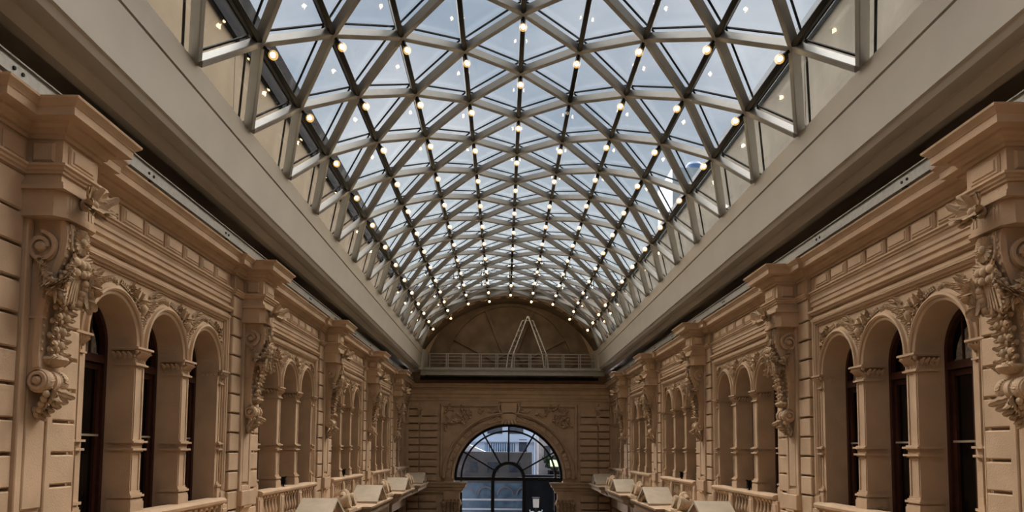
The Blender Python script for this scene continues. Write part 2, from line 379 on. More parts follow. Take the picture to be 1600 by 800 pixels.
def urn():
    m = MB(); m.lathe([(.01, 1.88), (.035, 1.90), (.02, 1.93), (.05, 1.97), (.072, 2.02), (.075, 2.06), (.05, 2.10), (.065, 2.14), (.085, 2.16), (.06, 2.18), (.05, 2.22), (.02, 2.26), (.012, 2.29), (0, 2.30)], 12, (.01, 0, 0))
    return m.mesh('urn', 'relief', 40)
def medallion():
    m = MB(); R = basis((1, 0, 0))
    m.lathe([(0, .05), (.03, .05), (.04, .03), (.052, .035), (.062, .02), (.066, 0)], 14, (0, 0, 2.285), R)
    return m.mesh('medallion', 'relief', 40)
URN_F = {h: urn_relief(h) for h in (-1, 0, 1)}; urn_me = urn(); med_me = medallion()

for c in BAY:
    both('architrave', am, (0, c, 0)); both('frame', frame_me, (0, c, 0))
    for e in (-1, 1): both('plinth', plinth_me, (0, c + e * 2.5, 0))
    for k in (-1, 0, 1):
        both('archivolt', am2, (0, c + k * ASP, 0)); both('medallion', med_me, (0, c + k * ASP, 0))
    for k, hf in ((-1.5, -1), (-.5, 0), (.5, 0), (1.5, 1)):
        s = c + k * ASP - (.0 if not hf else 0)
        a = COLN[-hf if hf else 0]
        # the outer ones are half colonnettes against the frame
        cs = both('colonnette', a[0], (0, s, 0))
        for me, nm in zip(a[1:], ('capital', 'band', 'base')): under(cs, nm, me)
        rs = both('foliage_relief', URN_F[-hf if hf else 0], (0, s, 0))
        if not hf: under(rs, 'urn', urn_me)
    for i in range(7):
        ps = both('frieze_panel', pan_me, (D0, c + (i - 3) * .665, 3.215)); under(ps, 'panel_field', pan_in, (.05, 0, 0))

# ---- piers, rusticated strips, consoles
blk_me = [MB().cbox(.0, .10, -.252, .252, -.172, .172, .016).mesh('rusticated_block', 'stone') for _ in range(1)][0]
blk_top = MB().cbox(.0, .10, -.252, .252, -.20, .20, .016).mesh('rusticated_block', 'stone')
strip_me = MB().box(0, .03, -.255, .255, -H, 2.96).box(0, .12, -.25, .25, 2.96, 3.40).mesh('strip', 'stone')
def pier_meshes():
    p = MB().box(0, D2 - .008, -.342, .342, 2.80, 3.42)
    nk = MB()
    for z0, z1, o in ((2.86, 2.88, .03), (2.82, 2.86, .055), (2.79, 2.82, .07)): nk.box(0, D2 + o, -.35 - o, .35 + o, z0, z1)
    nk.box(0, D2 + .004, -.354, .354, 2.88, 2.968)
    b = MB(); b.prism([(.0, -.37), (D2 - .06, -.37), (D2 + .03, -.27), (D2 + .03, .27), (D2 - .06, .37), (0, .37)], dsh, 2.545, 2.79)
    b.prism([(.0, -.39), (D2 - .05, -.39), (D2 + .05, -.28), (D2 + .05, .28), (D2 - .05, .39), (0, .39)], dsh, 2.50, 2.545)
    for s in (-.22, -.16, .16, .22): b.box(D2 + .03, D2 + .036, s - .012, s + .012, 2.60, 2.75)
    return p.mesh('pier', 'stone'), nk.mesh('necking', 'stone'), b.mesh('capital_block', 'stone')
pier_me, neck_me, block_me = pier_meshes()
ppan = MB().cbox(0, .028, -.25, .25, -.11, .11, .02).mesh('frieze_panel', 'stone'); pfield = MB().cbox(0, .014, -.2, .2, -.07, .07, .012).mesh('panel_field', 'stone')
span = MB().cbox(0, .024, -.17, .17, -.11, .11, .018).mesh('frieze_panel', 'stone'); sfield = MB().cbox(0, .012, -.13, .13, -.07, .07, .01).mesh('panel_field', 'stone')
pside = MB().add([(d, -.35 - (o), h) for d, o, h in ((.20, 0, 3.10), (.45, 0, 3.10), (.45, 0, 3.33), (.20, 0, 3.33), (.225, .025, 3.125), (.425, .025, 3.125), (.425, .025, 3.305), (.225, .025, 3.305))], [(0, 1, 5, 4), (1, 2, 6, 5), (2, 3, 7, 6), (3, 0, 4, 7), (4, 5, 6, 7)]).mesh('frieze_panel', 'stone')
def pil_panel():
    m = MB(); m.box(0, .13, -.322, .322, -1.0, 2.52)
    for e in (-1, 1): m.cbox(.13, .17, min(e * .315, e * .20), max(e * .315, e * .20), -.86, 2.5, .012)
    m.cbox(.13, .17, -.20, .20, -.86, -.76, .01); m.cbox(.13, .165, -.17, .17, -.70, 2.5, .012)
    return m.mesh('pilaster_panel', 'stone')
def pil_base():
    m = MB(); m.cbox(0, .235, -.345, .345, -1.16, -.86, .015)
    m.prism([(.0, -1.16), (.24, -1.16), (.235, -1.20), (.19, -1.23), (.165, -1.34), (.155, -1.5), (0, -1.6)], lambda p, q: (p[0], q, p[1]), -.22, .22)
    m.box(0, .15, -.32, .32, -3.0, -1.16)
    return m.mesh('pilaster_base', 'stone')
pilp, pilb = pil_panel(), pil_base()

# console ------------------------------------------------------------
def spiral(m, c, r0, r1, turns, s, e, w=.03, t=.03, n=34, a0=0, dirn=1):
    # raised spiral fillet on a side face (plane s = const), centre c=(d,h)
    P = []
    for i in range(n + 1):
        u = i / n; a = a0 + dirn * turns * 2 * PI * u; r = r0 + (r1 - r0) * u; P.append((c[0] + r * math.cos(a), c[1] + r * math.sin(a)))
    m.sweep(P, [(-w / 2, s), (-w / 2, s + e * t), (w / 2, s + e * t), (w / 2, s)], lambda p, q: (p[0], q, p[1]))
def console_body():
    m = MB()
    outer = [(.16, 2.50), (.50, 2.50), (.535, 2.44), (.55, 2.34), (.545, 2.22), (.52, 2.08), (.47, 1.93), (.40, 1.76), (.345, 1.58), (.315, 1.38), (.30, 1.16), (.30, .98), (.31, .86), (.30, .76), (.25, .70), (.16, .68)]
    m.prism(outer, lambda p, q: (p[0], q, p[1]), -.20, .20)
    # side border band following the front edge
    edge = outer[1:13]
    for e in (-1, 1):
        s = e * .20
        m.sweep(edge, [(0, s), (0, s + e * .022), (.075, s + e * .022), (.075, s)], lambda p, q: (p[0], q, p[1]))
        m.lathe([(0, .10), (.04, .10), (.055, .08), (.058, 0)], 16, (.285, s, 2.19), basis((0, e, 0)))
        m.lathe([(.165, 0), (.165, .03), (.15, .034), (0, .034)], 22, (.285, s, 2.19), basis((0, e, 0)))
        spiral(m, (.285, 2.19), .17, .075, 1.25, s + e * .03, e, .04, .045, 34, PI / 2, -1)
        m.box(.16, .335, s - .001 if e > 0 else s - .03, s + .03 if e > 0 else s + .001, 1.40, 1.425)
    # flutes and U-shaped fillet of the front
    for q in (-.15, -.11, .11, .15): m.box(.535, .553, q - .011, q + .011, 2.36, 2.47)
    P = [(.155 * math.cos(a), 2.28 + .17 * math.sin(a)) for a in [PI + PI * i / 16 for i in range(17)]]
    m.sweep([(-.155, 2.42)] + P + [(.155, 2.42)], [(-.015, .50), (-.015, .572), (.015, .572), (.015, .50)], shd)
    for e in (-1, 1):       # bead rows down the front edges
        for i in range(16):
            u = i / 15; h = 2.36 - 1.3 * u; d = .55 if h > 2.2 else None
            for k in range(len(outer) - 1):
                a, b = outer[k], outer[k + 1]
                if b[1] <= h <= a[1] and k > 0: d = a[0] + (b[0] - a[0]) * (a[1] - h) / max(1e-6, a[1] - b[1]); break
            m.ball(((d or .5) + .005, e * .185, h), .021, nu=6, nv=4)
    return m.mesh('console', 'stone', 40)
def rosette():
    m = MB(); c = (.56, 0, 2.30); R = basis((1, 0, 0))
    m.lathe([(0, .02), (.10, .02), (.135, .01), (.14, -.02)], 20, c, R)
    for i in range(16):
        a = 2 * PI * i / 16; v = Vector((0, math.cos(a), math.sin(a)))
        m.leaf(Vector(c) + v * .035 + Vector((.02, 0, 0)), v, (1, 0, 0), .115, .05, t=.035, curl=.12)
        m.ball(Vector(c) + v * .14, .017, nu=6, nv=4)
    m.ball(Vector(c) + Vector((.045, 0, 0)), (.04, .05, .05))
    return m.mesh('rosette', 'relief', 45)
def flower():
    m = MB(); c = Vector((.64, 0, 2.74))
    rf = random.Random(3)
    for i in range(14):
        a = rf.uniform(0, 2 * PI); v = Vector((rf.uniform(.1, .9), math.cos(a), math.sin(a) * .8))
        m.leaf(c + v * .03, v, (1, rf.uniform(-.5, .5), rf.uniform(-.2, .8)), rf.uniform(.15, .27), rf.uniform(.12, .2), t=.05, curl=rf.uniform(.1, .5))
    for i in range(5):
        a = 2 * PI * i / 5; m.ball(c + Vector((.05, .05 * math.cos(a), .05 * math.sin(a))), (.035, .04, .04))
    m.ball(c + Vector((.07, 0, 0)), .05); m.ball(c - Vector((.03, 0, 0)), (.07, .08, .08))
    m.leaf(c + Vector((.02, .05, .05)), (.35, .9, .35), (1, 0, .4), .24, .11, curl=.15); m.leaf(c + Vector((.02, -.05, .05)), (.35, -.9, .35), (1, 0, .4), .24, .11, curl=.15)
    return m.mesh('flower', 'relief', 45)
def garland():
    # festoons swung from the side volutes round to the front, fat with fruit and leaves
    m = MB()
    for e in (-1, 1):
        P = []
        for i in range(15):
            u = i / 14
            d = .29 + .32 * u ** .8; s = e * (.275 - .03 * u - .10 * max(0, u - .6)); h = 2.03 - .38 * math.sin(PI * min(1, u * .86)) ** .9 * (1 if u < .6 else .95) + .12 * u
            P.append(Vector((d, s, h)))
        m.tube(P, .03, 6)
        for i, p in enumerate(P):
            r = .038 + .045 * math.sin(PI * i / 14)
            for k in range(6):
                a = 2 * PI * k / 6 + i * .7
                o = Vector((.5 * math.cos(a), e * .6 * abs(math.sin(a)) + .1 * e, math.sin(a))) * r
                if (i + k) % 3: m.leaf(p + o * .5, (.5 * math.cos(a) + .5, e * .35, -.6 + .6 * math.sin(a)), o, r * 1.9, r * 1.2, curl=.15)
                else: m.ball(p + o * .8, r * .5, nu=7, nv=5)
    return m.mesh('garland', 'relief', 45)
def drapery():
    m = MB()
    # bow under the rosette, with pleated tails hanging in front
    for e in (-1, 1):
        for k in range(4):
            m.leaf((.53, e * .02, 2.06 - .02 * k), (.3, e, .45 - .3 * k), (1, 0, .2), .20 - .02 * k, .11, t=.05, curl=.1)
        m.ball((.58, e * .10, 2.06), (.05, .075, .055)); m.ball((.56, e * .15, 1.97), (.05, .06, .06))
        m.ball((.58, e * .06, 1.95), (.04, .05, .05))
        for k in range(5):
            m.leaf((.50, e * (.16 + .01 * k), 1.92 - .05 * k), (.25, e * .25, -1), (1, e * .6, 0), .15, .13, t=.06, curl=.05)
            m.ball((.54 - .015 * k, e * (.17 + .012 * (k % 2)), 1.86 - .055 * k), (.055, .06, .055), nu=7)
    m.ball((.60, 0, 2.04), (.045, .05, .06))
    for j in range(7):
        s = (j - 3) * .034; w = .03
        m.bar((.54 - .006 * abs(j - 3), s * .8, 2.0), (.47, s * 1.5, 1.60 + .03 * (j % 2) + .012 * abs(j - 3)), w, .05, (1, 0, 0))
        m.ball((.47, s * 1.5, 1.60 + .03 * (j % 2)), (.03, .024, .035), nu=6, nv=4)
    return m.mesh('drapery', 'relief', 45)
def leaf_drop():
    m = MB()
    fd = lambda h: .315 + max(0, (h - 1.25)) * .22
    for i in range(9):
        h = 1.62 - i * .078; d = fd(h); r = 1 - .035 * i
        for e in (-1, 1):
            m.leaf((d, e * .05, h), (.35, e * .8, -.35), (1, 0, 0), .15 * r, .10 * r, t=.04, curl=.35)
            if i % 2 == 0:
                m.ball((d + .05, e * .085 * r, h - .02), (.045, .048, .05), nu=7)
                m.leaf((d + .04, e * .10, h), (.5, e * .6, .5), (1, 0, 0), .10, .075, curl=.3)
            else: m.ball((d + .03, e * .14 * r, h), (.03, .035, .035), nu=6)
        m.ball((d + .05, 0, h), (.035, .03, .04), nu=6)
    m.tube([(fd(1.6) + .03, .0, 1.6), (fd(1.3) + .04, .012, 1.3), (.36, 0, .98)], .018, 6)
    m.lathe([(0, -.05), (.07, -.05), (.14, -.02), (.165, .03), (.15, .06), (.11, .045), (0, .05)], 14, (.32, 0, .93))
    for i in range(7): m.leaf((.36, (i - 3) * .05, .90), (.5, (i - 3) * .12, .9), (1, 0, 0), .12, .06, curl=.3)
    return m.mesh('leaf_drop', 'relief', 45)
def roll():
    m = MB(); c = (.285, 0, .715); h = [(0, .20), (.06, .20), (.068, .22), (.10, .22), (.11, .20), (.12, .20), (.135, .17), (.133, .11), (.108, .07), (.10, .045), (.125, .035)]
    m.lathe([(r, -z) for r, z in h] + h[::-1], 24, c, basis((0, 1, 0)))
    for e in (-1, 1):
        m.lathe([(0, .245), (.03, .245), (.045, .225), (.05, .19)], 12, c, basis((0, e, 0)))
        for i in range(6): m.leaf((.285 + .125 * math.cos(.25 * i + .1), e * .09, .715 + .125 * math.sin(.25 * i + .1)), (.1, e * .8, -.2), (1, 0, .3), .08, .045, t=.015, curl=.02)
    return m.mesh('scroll_roll', 'stone', 45)
def acanthus():
    m = MB()
    for i in range(5):
        h = .62 - .055 * i; d = .34 - .038 * i; w = .20 - .03 * i
        for e in (-1, 1):
            m.leaf((d - .02, e * .02, h), (.55, e * .9, -.25 - .1 * i), (1, 0, -.4), w + .03, .12, t=.045, curl=.3)
            m.ball((d + .02, e * (w * .75), h - .05), (.04, .045, .045), nu=7)
        m.leaf((d - .02, 0, h), (.35, 0, -1), (1, 0, 0), .16, .13, t=.05, curl=.35)
    m.ball((.21, 0, .36), (.05, .06, .065)); m.ball((.20, .07, .40), (.04, .045, .05)); m.ball((.20, -.07, .40), (.04, .045, .05)); m.ball((.19, 0, .305), (.03, .035, .03))
    return m.mesh('acanthus_pendant', 'relief', 45)
CON = dict(console=console_body(), rosette=rosette(), flower=flower(), garland=garland(), drapery=drapery(), leaf_drop=leaf_drop(), scroll_roll=roll(), acanthus_pendant=acanthus())

for c in PIER:
    for e in (-1, 1):
        ss = both('strip', strip_me, (0, c + e * .575, 0))
        h = -.09 - 6 * .377
        while h < 2.5:
            under(ss, 'rusticated_block', blk_me, (.03, 0, h + .377 / 2)); h += .377
        under(ss, 'rusticated_block', blk_top, (.03, 0, 2.55 + .2075))
        under(ss, 'frieze_panel', span, (D1, 0, 3.215)); 
    ps = both('pier', pier_me, (0, c, 0)); under(ps, 'necking', neck_me); under(ps, 'capital_block', block_me)
    under(ps, 'frieze_panel', ppan, (D2, 0, 3.215)); under(ps, 'panel_field', pfield, (D2 + .028, 0, 3.215)); under(ps, 'side_panel', pside)
    under(ps, 'side_panel', pside, mtx=Matrix.Scale(-1, 4, (0, 1, 0)))
    pp = both('pilaster_panel', pilp, (0, c, 0)); under(pp, 'pilaster_base', pilb)
    cs = both('console', CON['console'], (0, c, 0))
    for nm in CON:
        if nm != 'console': under(cs, nm, CON[nm])

# ---- lower ledge under the pediments
ledge = [(-.2, -2.35), (.50, -2.33), (.55, -2.25), (.62, -2.2), (.66, -2.12), (.92, -2.10), (.93, -1.98), (.97, -1.95), (1.04, -1.86), (1.05, -1.80), (-.2, -1.76)]
lp = [(0, 2)]
for c in BAY: lp += [(0, c - 1.25), (.28, c - 1.25), (.28, c + 1.25), (0, c + 1.25)]
lp += [(0, ZEND)]
lm = MB().sweep(lp, ledge, dsh).mesh('ledge', 'stone', 25)
for sd in (1, -1):
    struct(ob('trim_%d' % (3 if sd > 0 else 4), lm, None, (XC - sd * HALF, 0, H), (sd, 1, 1)), 'stone ledge of the lower storey carrying small gables on the %s wall' % ('left' if sd > 0 else 'right'), 'ledge')

# ================================================================== GLASS VAULT
R_N = 5.67; HC = 2.68; DA = math.radians(12.15); P_ = 2.25; Z0 = 13.63; KMIN, KMAX = -3, 11
def sect(i, r=R_N):
    if abs(i) == 5:
        e = 1 if i > 0 else -1
        k = (r - R_N); a = math.radians(60)
        return Vector((e * (4.77 + k * math.sin(a)), 0, 5.48 + k * math.cos(a)))
    a = i * DA; return Vector((r * math.sin(a), 0, HC + r * math.cos(a)))
def node(i, k, r=R_N):
    v = sect(i, r); return Vector((v.x, Z0 + P_ * k + (P_ / 2 if i % 2 else 0), v.z))
def nrm(i, j):
    a, b = sect(i), sect(j); d = (b - a).normalized(); n = d.cross(Vector((0, 1, 0)))
    return n if n.z > 0 else -n
vault = bpy.data.objects.new('ceiling', None); COL.objects.link(vault); vault.location = (XC, 0, H); vault.empty_display_size = .2
struct(vault, 'barrel vault of triangular glass panes in a grey steel lattice', 'glass roof')
def frame_mtx(a, z, up):
    z = Vector(z).normalized(); up = Vector(up); up = (up - z * up.dot(z)).normalized(); x = up.cross(z)
    m = Matrix((x, up, z)).transposed().to_4x4(); m.translation = a; return m
def bar_mesh(ln, w, h, mt, y0=0, bev=.012):
    poly = [(-w / 2 + bev, -h / 2 + y0), (w / 2 - bev, -h / 2 + y0), (w / 2, -h / 2 + bev + y0), (w / 2, h / 2 + y0), (-w / 2, h / 2 + y0), (-w / 2, -h / 2 + bev + y0)]
    return MB().prism(poly, lambda p, q: (p[0], p[1], q), .06, ln - .06).mesh('bar', mt, smooth=False)
def stand_mesh(ln, w, y0, y1): return MB().box(-w / 2, w / 2, y0, y1, 0, ln).mesh('glazing_cap', 'gasket', smooth=False)
GL = .20
purl = bar_mesh(P_, .10, .16, 'dark_steel'); purl_cap = stand_mesh(P_, .07, GL + .005, GL + .06)
ld = (node(0, 0) - node(1, 0)).length; lb = (node(4, 0) - node(5, 0)).length
dg = bar_mesh(ld, .105, .16, 'steel'); dg_cap = stand_mesh(ld, .032, GL + .005, GL + .03)
db = bar_mesh(lb, .105, .16, 'steel'); db_cap = stand_mesh(lb, .032, GL + .005, GL + .03)
for i in range(-4, 5):
    up = sect(i) - Vector((0, 0, HC)); up.normalize()
    for k in range(KMIN, KMAX + (0 if i % 2 else 1) ):
        mt = frame_mtx(node(i, k), (0, 1, 0), up)
        if node(i, k).y + P_ > 39.6:
            me2 = bar_mesh(39.6 - node(i, k).y + .05, .10, .16, 'dark_steel'); b = ob('purlin', me2, vault, mtx=mt)
        else:
            b = ob('purlin', purl, vault, mtx=mt); ob('glazing_cap', purl_cap, b)
hub = MB().lathe([(0, -.10), (.055, -.10), (.07, -.085), (.07, .09), (.04, .13), (.035, GL), (0, GL)], 10).mesh('hub', 'steel')
dbars = []
for i in range(-5, 5):
    j = i + 1; up = nrm(i, j); edge = i == -5 or j == 5
    for k in range(KMIN, KMAX + 1):
        a = node(i, k)
        if i % 2: targets = [node(j, k), node(j, k + 1)]
        else: targets = [node(j, k - 1), node(j, k)]
        for b in targets:
            if b.y < 6.2 or b.y > 39.7 or a.y > 39.7: continue
            dbars.append((a, b, up, edge))
dbars.sort(key=lambda t: t[0].y)
rest = MB()
for n, (a, b, up, edge) in enumerate(dbars):
    if n < 298:
        o = ob('diagonal_bar', db if edge else dg, vault, mtx=frame_mtx(a, b - a, up)); ob('glazing_cap', db_cap if edge else dg_cap, o)
    else: rest.bar(a, b, .105, .16, up)
if rest.v: tag(ob('far_diagonal_bars', rest.mesh('far_bars', 'steel', smooth=False), vault), kind='stuff')
for i in range(-4, 5):
    up = sect(i) - Vector((0, 0, HC))
    for k in range(KMIN, KMAX + 1):
        ob('hub', hub, vault, mtx=frame_mtx(node(i, k), up, (0, 1, 0)))
panes = []; pcache = {}
def pane(a, b, c):
    n = (b - a).cross(c - a).normalized()
    if n.z < 0: n = -n
    ctr = (a + b + c) / 3
    if ctr.y > 39.8 or ctr.y < 6: return
    panes.append((ctr, a, b, c, n))
for i in range(-5, 5):
    j = i + 1
    for k in range(KMIN, KMAX + 1):
        if i % 2:
            pane(node(i, k), node(j, k), node(j, k + 1)); pane(node(i, k), node(i, k + 1), node(j, k + 1))
        else:
            pane(node(i, k), node(j, k - 1), node(j, k)); pane(node(i, k), node(i, k + 1), node(j, k))
panes.sort(key=lambda t: t[0].y)
prest = MB()
for n, (ctr, a, b, c, nn) in enumerate(panes):
    mt = frame_mtx(a + nn * GL, nn, b - a); iv = mt.inverted(); q = [iv @ (p + nn * GL) for p in (a, b, c)]
    key = tuple(round(x, 3) for p in q for x in p)
    def tri(m, pts, t): 
        m.add([p for p in pts] + [p + t for p in pts], [(0, 1, 2), (3, 4, 5), (0, 1, 4, 3), (1, 2, 5, 4), (2, 0, 3, 5)])
    if n < 299:
        if key not in pcache:
            m = MB(); tri(m, q, Vector((0, 0, .018))); pcache[key] = m.mesh('pane', 'pane', smooth=False)
        ob('pane', pcache[key], vault, mtx=mt)
    else: tri(prest, [p + nn * GL for p in (a, b, c)], nn * .018)
if prest.v: tag(ob('far_panes', prest.mesh('far_panes', 'pane', smooth=False), vault), kind='stuff')

# ---- bulbs under the nodes
sock = MB().lathe([(0, 0), (.028, 0), (.03, -.02), (.026, -.10), (.034, -.11), (.036, -.145), (.048, -.160), (.054, -.19), (.050, -.19), (.044, -.166), (0, -.16)], 12).mesh('socket', 'dark_steel')
halo_shell = MB().ball((0, 0, -.225), (.078, .078, .078), nu=14, nv=9).mesh('halo_shell', 'halo_shell')  # shell added for the glow around the bulb, not a lamp part
bul = MB().ball((0, 0, -.215), (.040, .040, .044), nu=10, nv=7).mesh('bulb', 'bulb'); bul_off = MB().ball((0, 0, -.215), (.040, .040, .044), nu=10, nv=7).mesh('bulb', 'bulb_off')
LINE = {-4: 'lowest line of the left flank', -3: 'second line up the left flank', -2: 'third line up the left flank', -1: 'line just left of the crown',
        0: 'crown line', 1: 'line just right of the crown', 2: 'third line up the right flank', 3: 'second line up the right flank', 4: 'lowest line of the right flank'}
NTH = 'first second third fourth fifth sixth seventh eighth ninth tenth eleventh twelfth thirteenth fourteenth fifteenth sixteenth'.split()
def in_frame(p):
    c = camo.matrix_world.inverted() @ Vector(p); x = -1160 * c.x / c.z + 787.1; y = 619 + 1160 * c.y / c.z
    return 0 < x < 1600 and 0 < y < 800
for i in range(-4, 5):
    up = sect(i) - Vector((0, 0, HC)); up.normalize(); n = 0
    for k in range(KMIN, KMAX + 1):
        p = node(i, k, R_N - .07) + Vector((XC, .03, H))
        if p.y > 39.55 or not in_frame(p - up * .2): continue
        o = bpy.data.objects.new('bulb_lamp', None); COL.objects.link(o); o.empty_display_size = .05
        o.matrix_basis = frame_mtx(p, up, (0, 1, 0))
        off = (i, k) in ((1, 1), (0, 8), (0, 9))
        tag(o, '%s %s bulb from the viewer, %s of the vault' % (NTH[n], 'unlit' if off else 'glowing', LINE[i]), 'lamp', 'bulbs under the glass vault'); n += 1
        ob('socket', sock, o); ob('bulb', bul_off if off else bul, o)
        if not off: ob('halo_shell', halo_shell, o)

# ================================================================== END WALL
EX = .30; AH = -1.63; ARR = 3.06
xhq = lambda p, q: (p[0], -q, p[1])          # path in (x, h), q = depth towards the viewer
def end_core():
    m = MB(); wd = HALF + .05; TOPH = 8.6
    m.box(-wd, -ARR, 0, .8, -H, TOPH); m.box(ARR, wd, 0, .8, -H, TOPH)
    a = arcpts(0, AH, ARR, 40)
    for i in range(40):
        (x0, h0), (x1, h1) = a[i], a[i + 1]
        m.add([(x0, 0, h0), (x1, 0, h1), (x1, 0, TOPH), (x0, 0, TOPH), (x0, .8, h0), (x1, .8, h1), (x1, .8, TOPH), (x0, .8, TOPH)], [(0, 1, 2, 3), (0, 1, 5, 4), (4, 5, 6, 7)])
    return m.mesh('end_wall', 'stone')
we = struct(ob('wall_end', end_core(), None, (EX, ZEND, H)), 'brown stone end wall with a great round-arched window')
a1 = [(-.01, -.1), (-.01, .08), (.05, .10), (.07, .22), (.11, .22), (.12, .03), (.47, .03), (.48, .22), (.53, .25), (.57, .36), (.63, .36), (.66, .22), (.67, 0)]
ob('archivolt', MB().sweep(arcpts(0, AH, ARR, 56), [(-a, b) for a, b in a1], xhq).mesh('archivolt', 'stone', 25), we)
nv = 21
for i in range(nv):
    if i == nv // 2: continue
    a0 = PI * (i + .12) / nv; a2 = PI * (i + .88) / nv; pts = []
    for r, seq in ((ARR + .16, (0, .33, .66, 1)), (ARR + .43, (1, .66, .33, 0))):
        for u in seq: a = a0 + (a2 - a0) * u; pts.append((r * math.cos(a), AH + r * math.sin(a)))
    v = ob('voussoir_panel', MB().prism(pts, xhq, .02, .12).mesh('voussoir_panel', 'stone', smooth=False), we)
    am_ = (a0 + a2) / 2; m = MB()
    for t in range(6):
        b = am_ + (t - 2.5) * .018; r = ARR + .29 + .06 * math.sin(t * 2.4)
        m.leaf((r * math.cos(b), -.11, AH + r * math.sin(b)), (math.cos(am_ + t), 0, math.sin(am_ + t)), (0, -1, 0), .12, .07, curl=.3)
    ob('leaf_carving', m.mesh('leaf_carving', 'stone', 45), v)
# keystone cartouche
m = MB(); m.prism([(-.36, 1.55), (.36, 1.55), (.48, 2.72), (-.48, 2.72)], xhq, 0, .30); m.prism([(-.28, 1.65), (.28, 1.65), (.36, 2.55), (-.36, 2.55)], xhq, .30, .36); m.box(-.55, .55, -.40, 0, 2.66, 2.80)
ks = ob('keystone', m.mesh('keystone', 'stone'), we); m = MB()
for e in (-1, 1):
    for i in range(9):
        m.leaf((e * (.42 + .09 * i), -.06, 2.15 - .05 * i + .25 * math.sin(i * 1.3)), (e, 0, .5 * math.cos(i * 2)), (0, -1, 0), .28, .16, curl=.4)
        m.ball((e * (.5 + .08 * i), -.07, 1.95 - .06 * i), (.08, .07, .08))
    m.tube([(e * (.42 + .16 * math.sin(t * .5)), -.2, 2.7 - .12 * t) for t in range(9)], .07, 8)
for i in range(5): m.leaf(((i - 2) * .12, -.34, 1.70), ((i - 2) * .3, -.3, -1), (0, -1, 0), .35, .16, curl=.2)
ob('cartouche', m.mesh('cartouche', 'stone', 45), ks)
# spandrel panels with foliage
for e in (-1, 1):
    m = MB(); m.sweep([(e * 3.78, AH + .1), (e * 3.78, 2.45), (e * .6, 2.45)], [(-.09, 0), (-.09, .08), (-.03, .15), (.03, .15), (.09, .08), (.09, 0)], xhq)
    fr = ob('spandrel_frame', m.mesh('spandrel_frame', 'stone', 25), we); m = MB()
    for i in range(46):
        x = random.uniform(1.5, 3.6); h = random.uniform(.9, 2.3)
        if x * x + (h - AH) ** 2 < 4.0 ** 2: continue
        a = random.uniform(0, 6.28); m.leaf((e * x, 0, h), (math.cos(a), -.2, math.sin(a)), (0, -1, 0), .34, .2, t=.12, curl=.4); m.ball((e * x, -.06, h), (.08, .10, .08), nu=7)
    ob('spandrel_foliage', m.mesh('spandrel_foliage', 'stone', 45), fr)
    # rusticated courses
    for x0, x1, q in ((4.02, 4.96, .16), (5.04, 5.62, .24)):
        for k in range(11):
            h = -1.80 + k * .402; xx = sorted((e * x0, e * x1))
            if k < 10 or x0 > 5: ob('rusticated_block', MB().prism([(xx[0], h + .045), (xx[1], h + .045), (xx[1], h + .365), (xx[0], h + .365)], xhq, 0, q).mesh('rusticated_block', 'stone', smooth=False), we)
        for k in range(5):
            h = -4.55 + k * .402; xx = sorted((e * x0, e * x1)); ob('rusticated_block', MB().prism([(xx[0], h + .045), (xx[1], h + .045), (xx[1], h + .365), (xx[0], h + .365)], xhq, 0, q).mesh('rusticated_block', 'stone', smooth=False), we)
    # impost and the pilaster capital below
    im = [(-.1, -2.42), (.12, -2.42), (.13, -2.32), (.20, -2.26), (.22, -2.16), (.32, -2.10), (.34, -1.98), (.40, -1.92), (.42, -1.84), (-.1, -1.82)]
    path = [(2.72, .3), (2.72, -.0), (5.6, -.0)]
    m = MB(); m.sweep([(e * p[0], p[1]) for p in (path if e < 0 else path)], [(a if e > 0 else -a, b) for a, b in im], lambda p, q: (p[0], p[1], q))
    ip = ob('impost', m.mesh('impost', 'stone', 25), we)
    m = MB(); xx = sorted((e * 2.72, e * 3.62)); m.box(xx[0], xx[1], -.12, .6, -H, -2.42)
    pz = ob('pilaster', m.mesh('pilaster', 'stone'), we); m = MB(); m.box(xx[0] - .06, xx[1] + .06, -.26, .1, -2.95, -2.82)
    for rr in range(3):
        for i in range(5): m.leaf((xx[0] + .09 + .18 * i, -.13, -3.5 + .22 * rr), (.12 * (i - 2), -.3, 1), (0, -1, 0), .34, .24, t=.09, curl=.4)
    for i in (0, 1): m.ball((xx[i], -.2, -3.0), (.13, .12, .13))
    ob('capital', m.mesh('capital', 'stone', 45), pz)
    # small bracket on the wall beside the arch
    bk_ = ob('console', CON['console'], we, mtx=Matrix.Translation((e * 5.0, -.02, 1.15)) @ Matrix.Rotation(-PI / 2, 4, 'Z') @ Matrix.Scale(.5, 4))
    for nm in ('drapery', 'scroll_roll', 'acanthus_pendant'): ob(nm, CON[nm], bk_)
# entablature
en = [(0, 2.72), (.06, 2.72), (.06, 2.86), (.10, 2.88), (.12, 2.98), (.12, 3.06), (.18, 3.10), (.18, 3.30), (.26, 3.34), (.30, 3.42), (.46, 3.44), (.46, 3.52), (.55, 3.60), (.56, 3.66), (0, 3.68)]
ob('entablature', MB().sweep([(-5.7, 0), (5.7, 0)], en, lambda p, q: (p[0], p[1], q)).mesh('entablature', 'stone', 25), we)
